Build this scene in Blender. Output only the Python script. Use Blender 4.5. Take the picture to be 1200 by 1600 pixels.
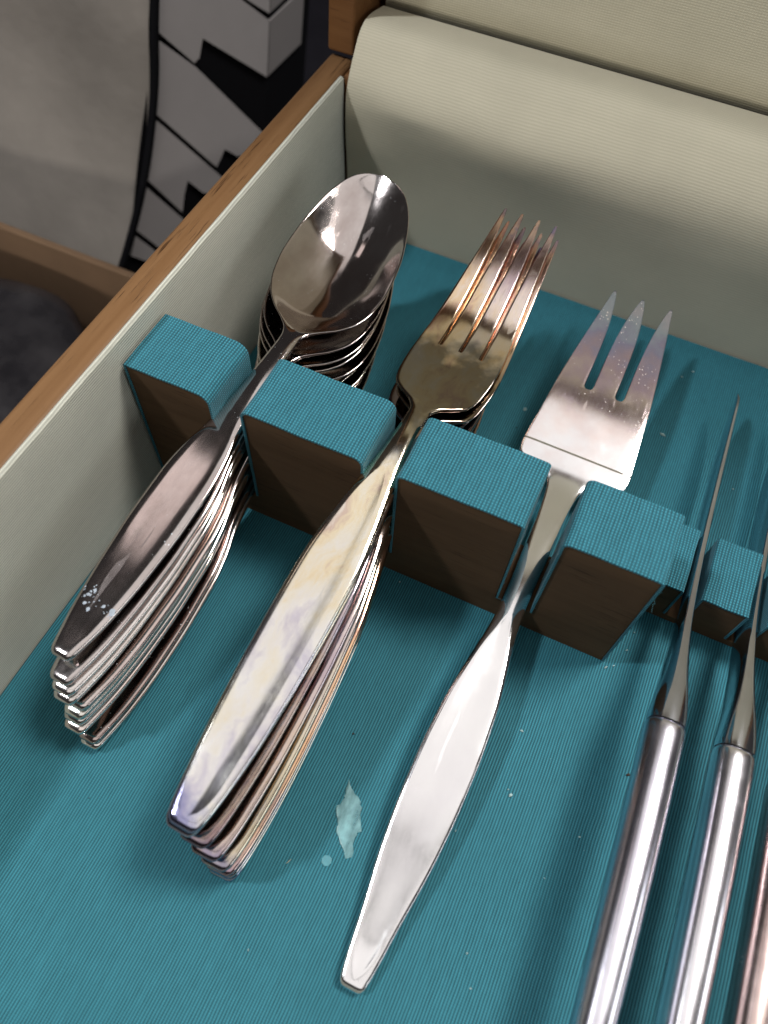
import bpy, bmesh, math, random
import numpy as np
from mathutils import Matrix, Vector

random.seed(7)
rng = np.random.default_rng(7)
for o in list(bpy.data.objects):
    bpy.data.objects.remove(o)
scene = bpy.context.scene
COL = scene.collection
MM = 0.001

# ------------------------------------------------------------------ camera
cam_d = bpy.data.cameras.new('camera')
cam = bpy.data.objects.new('camera', cam_d)
COL.objects.link(cam)
RT = ((0.9070126664, -0.3790508460, 0.1834352177),
      (0.4196094334, 0.7768797243, -0.4694526786),
      (0.0354393336, 0.5027706735, 0.8636930609))
m = Matrix(RT).to_4x4()
m.translation = Vector((0.1140645, -0.0964705, 0.2096636))
cam.matrix_world = m
cam_d.sensor_fit = 'VERTICAL'
cam_d.sensor_height = 36.0
cam_d.lens = 1227.3387 / 1600.0 * 36.0
cam_d.clip_start = 0.01
cam_d.clip_end = 50
cam_d.dof.use_dof = True
cam_d.dof.focus_distance = 0.215
cam_d.dof.aperture_fstop = 12.0
scene.camera = cam

# ------------------------------------------------------------------ world and lamps
world = bpy.data.worlds.new('World')
scene.world = world
world.use_nodes = True
bg = world.node_tree.nodes['Background']
bg.inputs[0].default_value = (0.094, 0.088, 0.086, 1)
bg.inputs[1].default_value = 0.34

def area(name, loc, target, sx, sy, power, col):
    l = bpy.data.lights.new(name, 'AREA')
    l.shape = 'RECTANGLE'; l.size = sx; l.size_y = sy
    l.energy = power; l.color = col
    o = bpy.data.objects.new(name, l)
    COL.objects.link(o)
    o.location = loc
    d = Vector(target) - Vector(loc)
    o.rotation_euler = d.to_track_quat('-Z', 'Y').to_euler()
    return o
CEN = (0.10, 0.0, 0.02)
# window light coming down over the open lid from the right
area('window_light', (0.56, 0.44, 1.36), CEN, 0.40, 0.30, 19.0, (1.0, 0.97, 0.93))
# second, smaller window on the left
area('side_window_light', (-0.52, -0.30, 1.10), CEN, 0.07, 0.10, 8.5, (0.95, 0.97, 1.0))
# pale ceiling overhead, in two bays
area('ceiling_glow_back', (0.205, 0.17, 1.40), (0.205, 0.17, 0.0), 1.19, 0.88, 2.8, (1.0, 0.96, 0.93))
area('ceiling_glow_front', (0.205, -0.58, 1.40), (0.205, -0.58, 0.0), 1.19, 0.56, 1.75, (1.0, 0.96, 0.93))
# small warm lamp added for a pinkish reflection in the top spoon handle
area('left_reflection_lamp', (-0.62, 0.22, 1.25), CEN, 0.24, 0.17, 0.13, (1.0, 0.86, 0.82))
# soft lamp added at right to brighten the stack edges and left liner
area('right_fill', (1.45, -0.15, 0.58), CEN, 0.85, 0.55, 4.2, (0.96, 0.98, 1.0))
# low daylight from the room behind the photographer
area('room_light', (0.20, -1.80, 0.115), (0.15, 0.15, 0.10), 1.4, 0.17, 12.5, (1.0, 0.95, 0.88))

scene.render.engine = 'CYCLES'
scene.view_settings.view_transform = 'Standard'
scene.view_settings.look = 'None'
scene.view_settings.gamma = 1.0
scene.view_settings.exposure = 0.12
scene.view_settings.use_curve_mapping = False
scene.cycles.max_bounces = 6
scene.cycles.glossy_bounces = 4
scene.cycles.caustics_reflective = True
scene.cycles.sample_clamp_indirect = 6.0

# ------------------------------------------------------------------ helpers
def tag(o, label=None, cat=None, group=None, kind=None):
    if label: o['label'] = label
    if cat: o['category'] = cat
    if group: o['group'] = group
    if kind: o['kind'] = kind
    return o

def empty(name, loc=(0, 0, 0)):
    o = bpy.data.objects.new(name, None)
    o.empty_display_size = 0.01
    COL.objects.link(o)
    o.location = loc
    return o

def obj(name, verts, faces, mat, parent=None, smooth=True, uv=None):
    me = bpy.data.meshes.new(name)
    me.from_pydata([tuple(map(float, v)) for v in verts], [], [tuple(f) for f in faces])
    me.update()
    bm = bmesh.new(); bm.from_mesh(me)
    bmesh.ops.recalc_face_normals(bm, faces=bm.faces)
    bm.to_mesh(me); bm.free()
    if smooth:
        me.polygons.foreach_set('use_smooth', [True] * len(me.polygons))
    if uv is not None:
        ul = me.uv_layers.new(name='UVMap')
        for lp in me.loops:
            ul.data[lp.index].uv = uv[lp.vertex_index]
    if mat: me.materials.append(mat)
    if name in ('tine', 'head', 'handle', 'blade', 'joint_ring'): sharp_by_angle(me, 55)
    o = bpy.data.objects.new(name, me)
    COL.objects.link(o)
    if parent: o.parent = parent
    return o

def bm_obj(name, bm, mat, parent=None, smooth=False):
    me = bpy.data.meshes.new(name)
    bm.normal_update(); bm.to_mesh(me); bm.free()
    if smooth:
        me.polygons.foreach_set('use_smooth', [True] * len(me.polygons))
    if mat: me.materials.append(mat)
    o = bpy.data.objects.new(name, me)
    COL.objects.link(o)
    if parent: o.parent = parent
    return o

def box(name, lo, hi, mat, parent=None, bevel=0.0, seg=3):
    bm = bmesh.new()
    bmesh.ops.create_cube(bm, size=1.0)
    for v in bm.verts:
        v.co = Vector([lo[i] + (v.co[i] + 0.5) * (hi[i] - lo[i]) for i in range(3)])
    if bevel:
        bmesh.ops.bevel(bm, geom=bm.edges[:], offset=bevel, segments=seg, profile=0.5, affect='EDGES')
    o = bm_obj(name, bm, mat, parent, smooth=bool(bevel))
    if bevel:
        sharp_by_angle(o.data)
    return o

def sharp_by_angle(me, ang=50):
    bm = bmesh.new(); bm.from_mesh(me)
    for e in bm.edges:
        if len(e.link_faces) == 2 and e.calc_face_angle(0) > math.radians(ang):
            e.smooth = False
    bm.to_mesh(me); bm.free()

def pchip(xs, ys):
    xs = np.array(xs, float); ys = np.array(ys, float)
    h = np.diff(xs); d = np.diff(ys) / h
    mm = np.zeros_like(ys)
    mm[0], mm[-1] = d[0], d[-1]
    for i in range(1, len(xs) - 1):
        if d[i-1] * d[i] > 0:
            w1 = 2*h[i] + h[i-1]; w2 = h[i] + 2*h[i-1]
            mm[i] = (w1 + w2) / (w1 / d[i-1] + w2 / d[i])
    def f(x):
        x = np.clip(x, xs[0], xs[-1])
        i = np.clip(np.searchsorted(xs, x) - 1, 0, len(h) - 1)
        t = (x - xs[i]) / h[i]
        return ((1+2*t)*(1-t)**2*ys[i] + t*(1-t)**2*h[i]*mm[i] + t*t*(3-2*t)*ys[i+1] + t*t*(t-1)*h[i]*mm[i+1])
    return f

def spline(xs, ys):
    """natural cubic spline, C2, so reflections run smoothly"""
    xs = np.array(xs, float); ys = np.array(ys, float); n = len(xs)
    h = np.diff(xs); A = np.eye(n); r = np.zeros(n)
    for i in range(1, n-1):
        A[i, i-1] = h[i-1]; A[i, i] = 2*(h[i-1]+h[i]); A[i, i+1] = h[i]
        r[i] = 6*((ys[i+1]-ys[i])/h[i] - (ys[i]-ys[i-1])/h[i-1])
    M = np.linalg.solve(A, r)
    def f(x):
        x = np.clip(x, xs[0], xs[-1])
        i = np.clip(np.searchsorted(xs, x) - 1, 0, n-2)
        a = xs[i+1]-x; b = x-xs[i]
        return (M[i]*a**3 + M[i+1]*b**3)/(6*h[i]) + (ys[i]/h[i]-M[i]*h[i]/6)*a + (ys[i+1]/h[i]-M[i+1]*h[i]/6)*b
    return f

def section(cx, w, z, T, p, dish, hollow, facet=None, MC=9, ME=8):
    """closed loop of (x, z): flat strip with rounded edges; dish bends both faces, hollow only the top one.
    facet (half width, depth) presses a long shallow panel with a crisp border into the top face"""
    wf, df = facet if facet else (0.62*w, 0.0)
    k = min(0.9, max(0.04, wf/w))
    cen = np.linspace(-k, k, MC)
    te = np.linspace(0, math.pi/2, ME)
    edge = k + (1-k)*np.sin(te)[1:]
    xi = np.concatenate([-edge[::-1], cen, edge])
    M = len(xi)
    e = np.maximum(0.0, 1 - np.abs(xi)**p)**(1.0/p)
    base = z - dish*(1 - xi*xi)
    pan = df*np.clip(1 - (xi/k)**2, 0, 1)
    top = base + T/2*e - hollow*(1 - xi*xi)**2 - pan
    bot = base - T/2*e
    pts = [(cx + w*xi[i], top[i]) for i in range(M)]
    pts += [(cx + w*xi[i], bot[i]) for i in range(M-2, 0, -1)]
    return pts

def loft(rings, cap0=True, cap1=True):
    n = len(rings[0]); v = []; f = []
    for r in rings: v += r
    for i in range(len(rings)-1):
        for j in range(n):
            a = i*n+j; b = i*n+(j+1) % n
            f.append((a, b, b+n, a+n))
    def cap(start, ring):
        c = np.mean(np.array(ring), 0); v.append(tuple(c)); ci = len(v)-1
        for j in range(n): f.append((start+j, start+(j+1) % n, ci))
    if cap0: cap(0, rings[0])
    if cap1: cap((len(rings)-1)*n, rings[-1])
    return v, f

# ------------------------------------------------------------------ materials
def new_mat(name):
    mt = bpy.data.materials.new(name); mt.use_nodes = True
    nt = mt.node_tree
    return mt, nt, nt.nodes['Principled BSDF'], nt.links

def N(nt, t, **kw):
    n = nt.nodes.new(t)
    for k, v in kw.items(): setattr(n, k, v)
    return n

def math_n(nt, op, a, b=None, c=None):
    n = N(nt, 'ShaderNodeMath', operation=op)
    for i, x in enumerate((a, b, c)):
        if x is None: continue
        if isinstance(x, (int, float)): n.inputs[i].default_value = x
        else: nt.links.new(x, n.inputs[i])
    return n.outputs[0]

def mixc(nt, fac, a, b, blend='MIX'):
    n = N(nt, 'ShaderNodeMix', data_type='RGBA', blend_type=blend)
    for s, x in ((n.inputs[0], fac), (n.inputs[6], a), (n.inputs[7], b)):
        if isinstance(x, (int, float)): s.default_value = x
        elif isinstance(x, tuple): s.default_value = (*x, 1) if len(x) == 3 else x
        else: nt.links.new(x, s)
    return n.outputs[2]

def ramp(nt, fac, stops):
    n = N(nt, 'ShaderNodeValToRGB')
    cr = n.color_ramp
    while len(cr.elements) < len(stops): cr.elements.new(0.5)
    for e, (p, c) in zip(cr.elements, stops):
        e.position = p; e.color = (*c, 1) if isinstance(c, tuple) else (c, c, c, 1)
    nt.links.new(fac, n.inputs[0])
    return n.outputs[0]

def noise(nt, vec, scale, detail=3, rough=0.5, vscale=None):
    n = N(nt, 'ShaderNodeTexNoise')
    n.inputs['Scale'].default_value = scale; n.inputs['Detail'].default_value = detail
    n.inputs['Roughness'].default_value = rough
    if vscale:
        mp = N(nt, 'ShaderNodeMapping'); mp.inputs['Scale'].default_value = vscale
        nt.links.new(vec, mp.inputs[0]); vec = mp.outputs[0]
    nt.links.new(vec, n.inputs['Vector'])
    return n.outputs['Fac']

def fabric(name, col, pitch_u, pitch_v, contrast=0.45, cross=0.35, bump=0.25, fuzz=0.12, hi=1.35):
    """corded cloth; UV in metres, cords run along v"""
    mt, nt, bs, L = new_mat(name)
    uvn = N(nt, 'ShaderNodeUVMap')
    sep = N(nt, 'ShaderNodeSeparateXYZ'); L.new(uvn.outputs[0], sep.inputs[0])
    # cords wander a little
    wob = noise(nt, uvn.outputs[0], 60.0, 2)
    wob = math_n(nt, 'MULTIPLY', math_n(nt, 'SUBTRACT', wob, 0.5), pitch_u*0.9)
    u = math_n(nt, 'ADD', sep.outputs[0], wob)
    fine = noise(nt, uvn.outputs[0], 1.0, 2, 0.5, (1500, 260, 1))
    su = math_n(nt, 'SINE', math_n(nt, 'MULTIPLY', u, 2*math.pi/pitch_u))
    su = math_n(nt, 'MULTIPLY_ADD', su, 0.5, 0.5)
    sv = math_n(nt, 'SINE', math_n(nt, 'MULTIPLY', sep.outputs[1], 2*math.pi/pitch_v))
    sv = math_n(nt, 'MULTIPLY_ADD', sv, 0.5, 0.5)
    hgt = math_n(nt, 'ADD', math_n(nt, 'MULTIPLY', su, 1.0-cross), math_n(nt, 'MULTIPLY', math_n(nt, 'MULTIPLY', su, sv), cross))
    hgt = math_n(nt, 'ADD', hgt, math_n(nt, 'MULTIPLY', math_n(nt, 'SUBTRACT', fine, 0.5), 0.35))
    dark = tuple(c*(1-contrast) for c in col)
    lite = tuple(min(1, c*hi + 0.012) for c in col)
    c = mixc(nt, hgt, dark, lite)
    slub = noise(nt, uvn.outputs[0], 1.0, 3, 0.6, (420, 35, 1))
    c = mixc(nt, ramp(nt, slub, [(0.45, 0.0), (0.75, 0.16)]), c, lite)
    big = noise(nt, uvn.outputs[0], 28.0, 4)
    c = mixc(nt, ramp(nt, big, [(0.35, 0.0), (0.72, 0.38)]), c, tuple(x*0.70 for x in col))
    L.new(c, bs.inputs['Base Color'])
    bs.inputs['Roughness'].default_value = 0.72
    bs.inputs['Specular IOR Level'].default_value = 0.25
    bs.inputs['Sheen Weight'].default_value = fuzz
    bs.inputs['Sheen Roughness'].default_value = 0.5
    b = N(nt, 'ShaderNodeBump'); b.inputs['Strength'].default_value = bump
    b.inputs['Distance'].default_value = pitch_u*0.45
    L.new(hgt, b.inputs['Height']); L.new(b.outputs[0], bs.inputs['Normal'])
    return mt

def wood(name, c1, c2, pore, axis=1, rough=0.45):
    mt, nt, bs, L = new_mat(name)
    tc = N(nt, 'ShaderNodeTexCoord')
    sc = [220.0, 220.0, 220.0]; sc[axis] = 9.0
    g = noise(nt, tc.outputs['Object'], 1.0, 5, 0.6, tuple(sc))
    sc2 = [2200.0, 2200.0, 2200.0]; sc2[axis] = 75.0
    pr = noise(nt, tc.outputs['Object'], 1.0, 2, 0.5, tuple(sc2))
    lo = noise(nt, tc.outputs['Object'], 45.0, 3)
    c = mixc(nt, ramp(nt, g, [(0.32, 0.0), (0.68, 1.0)]), c1, c2)
    pf = math_n(nt, 'MULTIPLY', ramp(nt, pr, [(0.60, 0.0), (0.67, 1.0)]), ramp(nt, lo, [(0.42, 0.0), (0.60, 1.0)]))
    c = mixc(nt, pf, c, pore)
    L.new(c, bs.inputs['Base Color'])
    bs.inputs['Roughness'].default_value = rough
    bs.inputs['Specular IOR Level'].default_value = 0.15
    b = N(nt, 'ShaderNodeBump'); b.inputs['Strength'].default_value = 0.35; b.inputs['Distance'].default_value = 0.0003
    h = math_n(nt, 'SUBTRACT', math_n(nt, 'MULTIPLY', g, 0.3), pf)
    L.new(h, b.inputs['Height']); L.new(b.outputs[0], bs.inputs['Normal'])
    return mt

def silver(name, base, tarn, lo=0.42, hi=0.66, rough=(0.07, 0.16), grad=None, spots=0.0, spot_col=(0.8, 0.82, 0.85), scratch=0.05, nscale=38.0, zone=None, stain=False):
    """polished plate with tarnish clouds; the object colour shifts the pattern and tints the piece"""
    mt, nt, bs, L = new_mat(name)
    tc = N(nt, 'ShaderNodeTexCoord'); oi = N(nt, 'ShaderNodeObjectInfo')
    va = N(nt, 'ShaderNodeVectorMath', operation='MULTIPLY_ADD')
    L.new(oi.outputs['Color'], va.inputs[0]); va.inputs[1].default_value = (3.1, 1.7, 2.3)
    L.new(tc.outputs['Object'], va.inputs[2])
    vec = va.outputs[0]
    n1 = noise(nt, vec, nscale, 5, 0.6, (1.0, 0.55, 1.0))
    f = ramp(nt, n1, [(lo, 0.0), (hi, 1.0)])
    c = mixc(nt, f, base, tarn)
    if stain:     # straw, copper and violet tarnish in drifting patches
        wn = N(nt, 'ShaderNodeTexNoise'); wn.inputs['Scale'].default_value = 55.0; wn.inputs['Detail'].default_value = 3
        L.new(vec, wn.inputs['Vector'])
        wa = N(nt, 'ShaderNodeVectorMath', operation='MULTIPLY_ADD'); L.new(wn.outputs['Color'], wa.inputs[0]); wa.inputs[1].default_value = (0.012, 0.02, 0.012); L.new(vec, wa.inputs[2])
        n3 = noise(nt, wa.outputs[0], 42.0, 6, 0.66, (1.0, 0.36, 1.0))
        tint = ramp(nt, n3, [(0.36, (0.78, 0.76, 0.88)), (0.44, (1, 1, 1)), (0.50, (1.0, 0.97, 0.87)), (0.56, (1.0, 0.89, 0.66)), (0.61, (0.80, 0.64, 0.56)), (0.67, (1.0, 0.95, 0.88))])
        c = mixc(nt, 1.0, mixc(nt, 0.45, base, c), tint, 'MULTIPLY')
    sep = N(nt, 'ShaderNodeSeparateXYZ'); L.new(tc.outputs['Object'], sep.inputs[0])
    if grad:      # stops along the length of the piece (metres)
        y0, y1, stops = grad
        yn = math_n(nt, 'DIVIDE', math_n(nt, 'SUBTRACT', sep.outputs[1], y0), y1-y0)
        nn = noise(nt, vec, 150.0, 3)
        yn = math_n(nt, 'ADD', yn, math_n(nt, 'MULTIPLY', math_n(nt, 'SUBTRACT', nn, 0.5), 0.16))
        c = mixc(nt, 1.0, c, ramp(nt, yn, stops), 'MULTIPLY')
    c = mixc(nt, 1.0, c, oi.outputs['Color'], 'MULTIPLY')
    sn = noise(nt, vec, 1.0, 3, 0.6, (1400, 55, 1400))
    sn2 = noise(nt, vec, 1.0, 2, 0.6, (90, 1100, 90))
    rf = noise(nt, vec, 110.0, 4, 0.6)
    rr = math_n(nt, 'MULTIPLY_ADD', rf, rough[1]-rough[0], rough[0])
    smu = noise(nt, vec, 70.0, 6, 0.7)
    rr = math_n(nt, 'ADD', rr, math_n(nt, 'MULTIPLY', sn, 0.05))
    rr = math_n(nt, 'ADD', rr, math_n(nt, 'MULTIPLY', ramp(nt, smu, [(0.52, 0.0), (0.66, 1.0)]), 0.05))
    hair = noise(nt, vec, 1.0, 1, 0.5, (420, 7, 420))
    hl = ramp(nt, hair, [(0.685, 0.0), (0.70, 1.0)])
    rr = math_n(nt, 'ADD', rr, math_n(nt, 'MULTIPLY', hl, 0.07))
    if spots:
        vo = N(nt, 'ShaderNodeTexVoronoi'); vo.inputs['Scale'].default_value = 900.0
        wv = noise(nt, vec, 300.0, 2)
        L.new(vec, vo.inputs['Vector'])
        msk = noise(nt, vec, 60.0, 2)
        s = math_n(nt, 'LESS_THAN', math_n(nt, 'ADD', vo.outputs['Distance'], math_n(nt, 'MULTIPLY', msk, 0.5)), 0.26+spots*0.14)
        if zone:
            s = math_n(nt, 'MULTIPLY', s, math_n(nt, 'GREATER_THAN', sep.outputs[1], zone[0]))
            s = math_n(nt, 'MULTIPLY', s, math_n(nt, 'LESS_THAN', sep.outputs[1], zone[1]))
        c = mixc(nt, s, c, spot_col)
        rr = math_n(nt, 'ADD', rr, math_n(nt, 'MULTIPLY', s, 0.4))
    L.new(c, bs.inputs['Base Color']); L.new(rr, bs.inputs['Roughness'])
    bs.inputs['Metallic'].default_value = 1.0
    b = N(nt, 'ShaderNodeBump'); b.inputs['Strength'].default_value = scratch; b.inputs['Distance'].default_value = 0.00015
    hh = math_n(nt, 'ADD', math_n(nt, 'MULTIPLY', sn, 0.35), math_n(nt, 'MULTIPLY', sn2, 0.03))
    L.new(hh, b.inputs['Height']); L.new(b.outputs[0], bs.inputs['Normal'])
    return mt

def plain(name, col, rough=0.6, var=0.25, scale=60.0, spec=0.4, bump=0.0):
    mt, nt, bs, L = new_mat(name)
    tc = N(nt, 'ShaderNodeTexCoord')
    n = noise(nt, tc.outputs['Object'], scale, 5, 0.6)
    c = mixc(nt, n, tuple(x*(1-var) for x in col), tuple(min(1, x*(1+var)) for x in col))
    L.new(c, bs.inputs['Base Color'])
    bs.inputs['Roughness'].default_value = rough
    bs.inputs['Specular IOR Level'].default_value = spec
    if bump:
        b = N(nt, 'ShaderNodeBump'); b.inputs['Strength'].default_value = bump; b.inputs['Distance'].default_value = 0.004
        L.new(n, b.inputs['Height']); L.new(b.outputs[0], bs.inputs['Normal'])
    return mt

TEAL = (0.020, 0.146, 0.188)
M_floor = fabric('teal_corded_cloth', TEAL, 0.00074, 0.00055, 0.62, 0.30, 0.40, fuzz=0.03, hi=1.5)
M_block = fabric('teal_ribbed_cloth', (0.026, 0.178, 0.235), 0.00084, 0.00080, 0.72, 0.70, 0.6, fuzz=0.06, hi=1.55)
M_side = fabric('grey_green_corded_cloth', (0.47, 0.47, 0.40), 0.00080, 0.0005, 0.40, 0.2, 0.40, hi=1.25)
M_back = fabric('beige_corded_cloth', (0.50, 0.465, 0.355), 0.00095, 0.0006, 0.12, 0.25, 0.16, hi=1.03)
M_lid = fabric('beige_woven_cloth', (0.46, 0.425, 0.315), 0.0007, 0.0009, 0.16, 0.6, 0.25, hi=1.06)
M_oak = wood('oak', (0.190, 0.102, 0.046), (0.142, 0.072, 0.030), (0.045, 0.02, 0.008), 1)
M_oakx = wood('oak_cross', (0.15, 0.070, 0.026), (0.115, 0.05, 0.017), (0.05, 0.02, 0.008), 0, 0.6)
M_rack = wood('dark_rack_wood', (0.095, 0.056, 0.030), (0.078, 0.045, 0.023), (0.04, 0.022, 0.012), 0, 0.85)

M_spoon = silver('tarnished_silver_spoon', (0.83, 0.81, 0.80), (0.60, 0.54, 0.52), lo=0.44, hi=0.64, rough=(0.025, 0.10), spots=0.07, scratch=0.012)
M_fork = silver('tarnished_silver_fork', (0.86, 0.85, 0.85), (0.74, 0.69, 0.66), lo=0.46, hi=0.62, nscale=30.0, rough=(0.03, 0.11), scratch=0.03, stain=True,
                grad=(0.0, 0.188, [(0.0, (0.50, 0.52, 0.74)), (0.035, (1, 1, 1)), (0.50, (1, 1, 1)), (0.585, (0.34, 0.33, 0.33)), (0.715, (0.29, 0.28, 0.28)), (0.765, (1.0, 0.92, 0.87)), (0.90, (1.0, 0.86, 0.81)), (0.975, (1.0, 0.76, 0.78)), (1.0, (0.45, 0.42, 0.70))]))  # dark head stops paint in a dark lid reflection; other tints are tarnish
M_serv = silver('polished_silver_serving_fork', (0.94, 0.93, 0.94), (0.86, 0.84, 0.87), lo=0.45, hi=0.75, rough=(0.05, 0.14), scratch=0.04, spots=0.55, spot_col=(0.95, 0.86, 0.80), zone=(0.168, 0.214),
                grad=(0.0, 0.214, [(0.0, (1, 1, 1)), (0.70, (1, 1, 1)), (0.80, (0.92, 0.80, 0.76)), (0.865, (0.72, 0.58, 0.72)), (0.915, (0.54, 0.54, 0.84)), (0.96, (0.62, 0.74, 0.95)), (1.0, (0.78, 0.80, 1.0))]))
M_knife = silver('silver_knife_handle', (0.84, 0.83, 0.86), (0.60, 0.57, 0.62), lo=0.40, hi=0.70, rough=(0.13, 0.25), scratch=0.06)
M_blade = silver('steel_blade', (0.66, 0.68, 0.72), (0.48, 0.48, 0.52), rough=(0.05, 0.14), scratch=0.04)
M_black = plain('black_joint_line', (0.006, 0.006, 0.006), 0.9, 0.1)  # even black for the ring at the knife joint

# ------------------------------------------------------------------ setting
g = obj('floor', [(-3, -3, -.145), (3, -3, -.145), (3, 3, -.145), (-3, 3, -.145)], [(0, 1, 2, 3)],
        plain('dark_floor', (0.008, 0.0075, 0.0095), 0.95, 0.4, 25.0, spec=0.0), smooth=False)
tag(g, kind='structure')

# ------------------------------------------------------------------ chest
chest = tag(empty('cutlery_chest', (0, 0, -0.145)),
            'open oak cutlery chest lined with teal and beige corded cloth', 'chest')
def chestpart(o):
    o.parent = chest
    o.matrix_parent_inverse = Matrix.Translation((0, 0, 0.145))
    return o
HW = 0.0570; YB = 0.131; XR = 0.33; YF = -0.155; Z0 = -0.1445
def sub(o, parent):
    o.parent = parent
    return o
chestpart(box('side_panel', (-0.0107, YF-0.010, Z0), (-0.0014, 0.1436, HW), M_oak, bevel=0.0016))
chestpart(box('side_panel', (XR+0.0014, YF-0.010, Z0), (XR+0.0107, 0.1436, HW), M_oak, bevel=0.0016))
chestpart(box('back_panel', (-0.0013, 0.1333, Z0), (XR+0.0013, 0.1432, HW-0.0004), M_oakx, bevel=0.0010))
chestpart(box('front_panel', (-0.0013, YF-0.0098, Z0), (XR+0.0013, YF-0.0005, HW-0.0004), M_oakx, bevel=0.0010))
chestpart(box('base_board', (-0.0012, YF, -0.012), (XR+0.0012, 0.1330, -0.0042), M_oakx))

def sheet(name, path, y0, y1, mat, thick, closed_uv_flip=False, ny=2, axis='y', disp=None):
    """cloth sheet: path of (a, z) points swept along the other horizontal axis; thickness to the inside"""
    P = np.array(path, float)
    d = np.gradient(P, axis=0); d /= np.linalg.norm(d, axis=1)[:, None]
    nrm = np.stack([d[:, 1], -d[:, 0]], 1)
    s = np.concatenate([[0], np.cumsum(np.linalg.norm(np.diff(P, axis=0), axis=1))])
    ys = np.linspace(y0, y1, ny)
    v = []; uv = []; f = []
    n = len(P)
    for lay in (0, 1):
        Q = P + nrm*thick*lay
        for k, y in enumerate(ys):
            for i in range(n):
                a, z = Q[i]
                if disp is not None:
                    da, dz = disp(s[i]/s[-1], y); a += da; z += dz
                v.append((a, y, z) if axis == 'y' else (y, a, z))
                uv.append((s[i], y))
    tot = n*ny
    for k in range(ny-1):
        for i in range(n-1):
            a = k*n+i
            f.append((a, a+1, a+1+n, a+n)); f.append((tot+a, tot+a+n, tot+a+n+1, tot+a+1))
    for k in (0, ny-1):
        for i in range(n-1):
            a = k*n+i; f.append((a, tot+a, tot+a+1, a+1))
    for k in range(ny-1):
        for i in (0, n-1):
            a = k*n+i; f.append((a, a+n, tot+a+n, tot+a))
    o = obj(name, v, f, mat, None, True, uv)
    sharp_by_angle(o.data, 60)
    return o

def arc(cx, cz, r, a0, a1, n=7):
    return [(cx + r*math.cos(math.radians(a0+(a1-a0)*i/n)), cz + r*math.sin(math.radians(a0+(a1-a0)*i/n))) for i in range(n+1)]

# cloth-covered floor board, softly rounded at its edges
x0, x1 = 0.0006, XR-0.0006
fl = [(x0, -0.0035)] + arc(x0+0.0012, -0.0012, 0.0012, 180, 90, 5) + [(x0+0.01 + (x1-x0-0.02)*i/8, 0.0) for i in range(9)] + arc(x1-0.0012, -0.0012, 0.0012, 90, 0, 5) + [(x1, -0.0035)]
o = chestpart(sheet('floor_liner', fl, YF+0.0012, YB-0.0006, M_floor, 0.0008, ny=2))
# side liners: cloth-covered boards that show a pale rounded top edge
sl = [(0.0, -0.0038), (0.0, 0.02), (0.0, 0.04), (0.0, HW-0.0002)] + arc(-0.0007, HW-0.0001, 0.0007, 0, 180, 8) + [(-0.00138, HW-0.002)]
chestpart(sheet('side_liner', sl, YF+0.0014, YB-0.0002, M_side, 0.0002))
sr = [(XR + (0.0 - a), z) for a, z in sl]
chestpart(sheet('side_liner', sr, YF+0.0014, YB-0.0002, M_side, -0.0002))
ff = [(YF+0.0, -0.0038), (YF+0.0, 0.03), (YF+0.0, HW-0.0002)] + arc(YF-0.00035, HW-0.0001, 0.00035, 0, 150, 6)
chestpart(sheet('front_liner', ff, 0.0, XR, M_side, 0.0002, axis='x'))
# back cloth rising from the floor and bulging over the hinge on to the lid
prof = [(0.1312, -0.0038), (0.1310, 0.010), (0.1307, 0.024), (0.1300, 0.037), (0.1296, 0.0465), (0.1304, 0.0535), (0.1333, 0.0592), (0.1370, 0.0642),
        (0.1404, 0.0680), (0.1442, 0.0697), (0.1486, 0.0698), (0.1534, 0.0689), (0.1586, 0.0678)]
tt = np.linspace(0, 1, len(prof)); pa = spline(tt, [q[0] for q in prof]); pz = spline(tt, [q[1] for q in prof])
bl = [(float(pa(t)), float(pz(t))) for t in np.linspace(0, 1, 46)]
def wrinkle(t, x):
    e = math.exp(-((t-0.62)/0.16)**2)
    a = 0.0011*math.exp(-((x-0.012)/0.010)**2)*math.exp(-((t-0.42)/0.10)**2)       # little pucker by the left corner
    b = -0.0012*math.sin(x*23+0.6)*e - 0.0007*math.sin(x*61+1.9+4*t)*e - 0.00025*math.sin(x*140+9*t)*e
    return (b-a, 0.0006*math.sin(x*17+0.3)*e + a*0.3)
chestpart(sheet('hinge_liner', bl, 0.0014, XR-0.0014, M_back, 0.0006, ny=90, axis='x', disp=wrinkle))

# lid, standing open and leaning back a little
lid = empty('lid'); chestpart(lid)
lid.location = (0, 0.1405, 0.0590); lid.rotation_euler = (math.radians(-5.0), 0, 0)
LH = 0.30
for nm, lo, hi, mt in (('lid_side', (-0.0107, 0, 0), (-0.0012, 0.031, LH), M_oakx), ('lid_side', (XR+0.0012, 0, 0), (XR+0.0107, 0.031, LH), M_oakx),
                   ('lid_end', (-0.0010, 0.012, 0.0006), (XR+0.0010, 0.030, 0.0060), M_oakx), ('lid_end', (-0.0010, 0.0002, LH-0.0095), (XR+0.0010, 0.0308, LH-0.0002), M_oakx),
                   ('lid_top', (-0.0010, 0.0235, 0.0062), (XR+0.0010, 0.0306, LH-0.0097), M_oakx)):
    sub(box(nm, lo, hi, mt, bevel=0.0010), lid)
ll = [(0.0200, 0.0085), (0.0187, 0.0095), (0.0185, 0.02), (0.0185, 0.12), (0.0185, LH-0.02), (0.0200, LH-0.0105)]
sub(sheet('lid_liner', ll, 0.0016, XR-0.0016, M_lid, 0.0012, axis='x'), lid)

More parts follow.
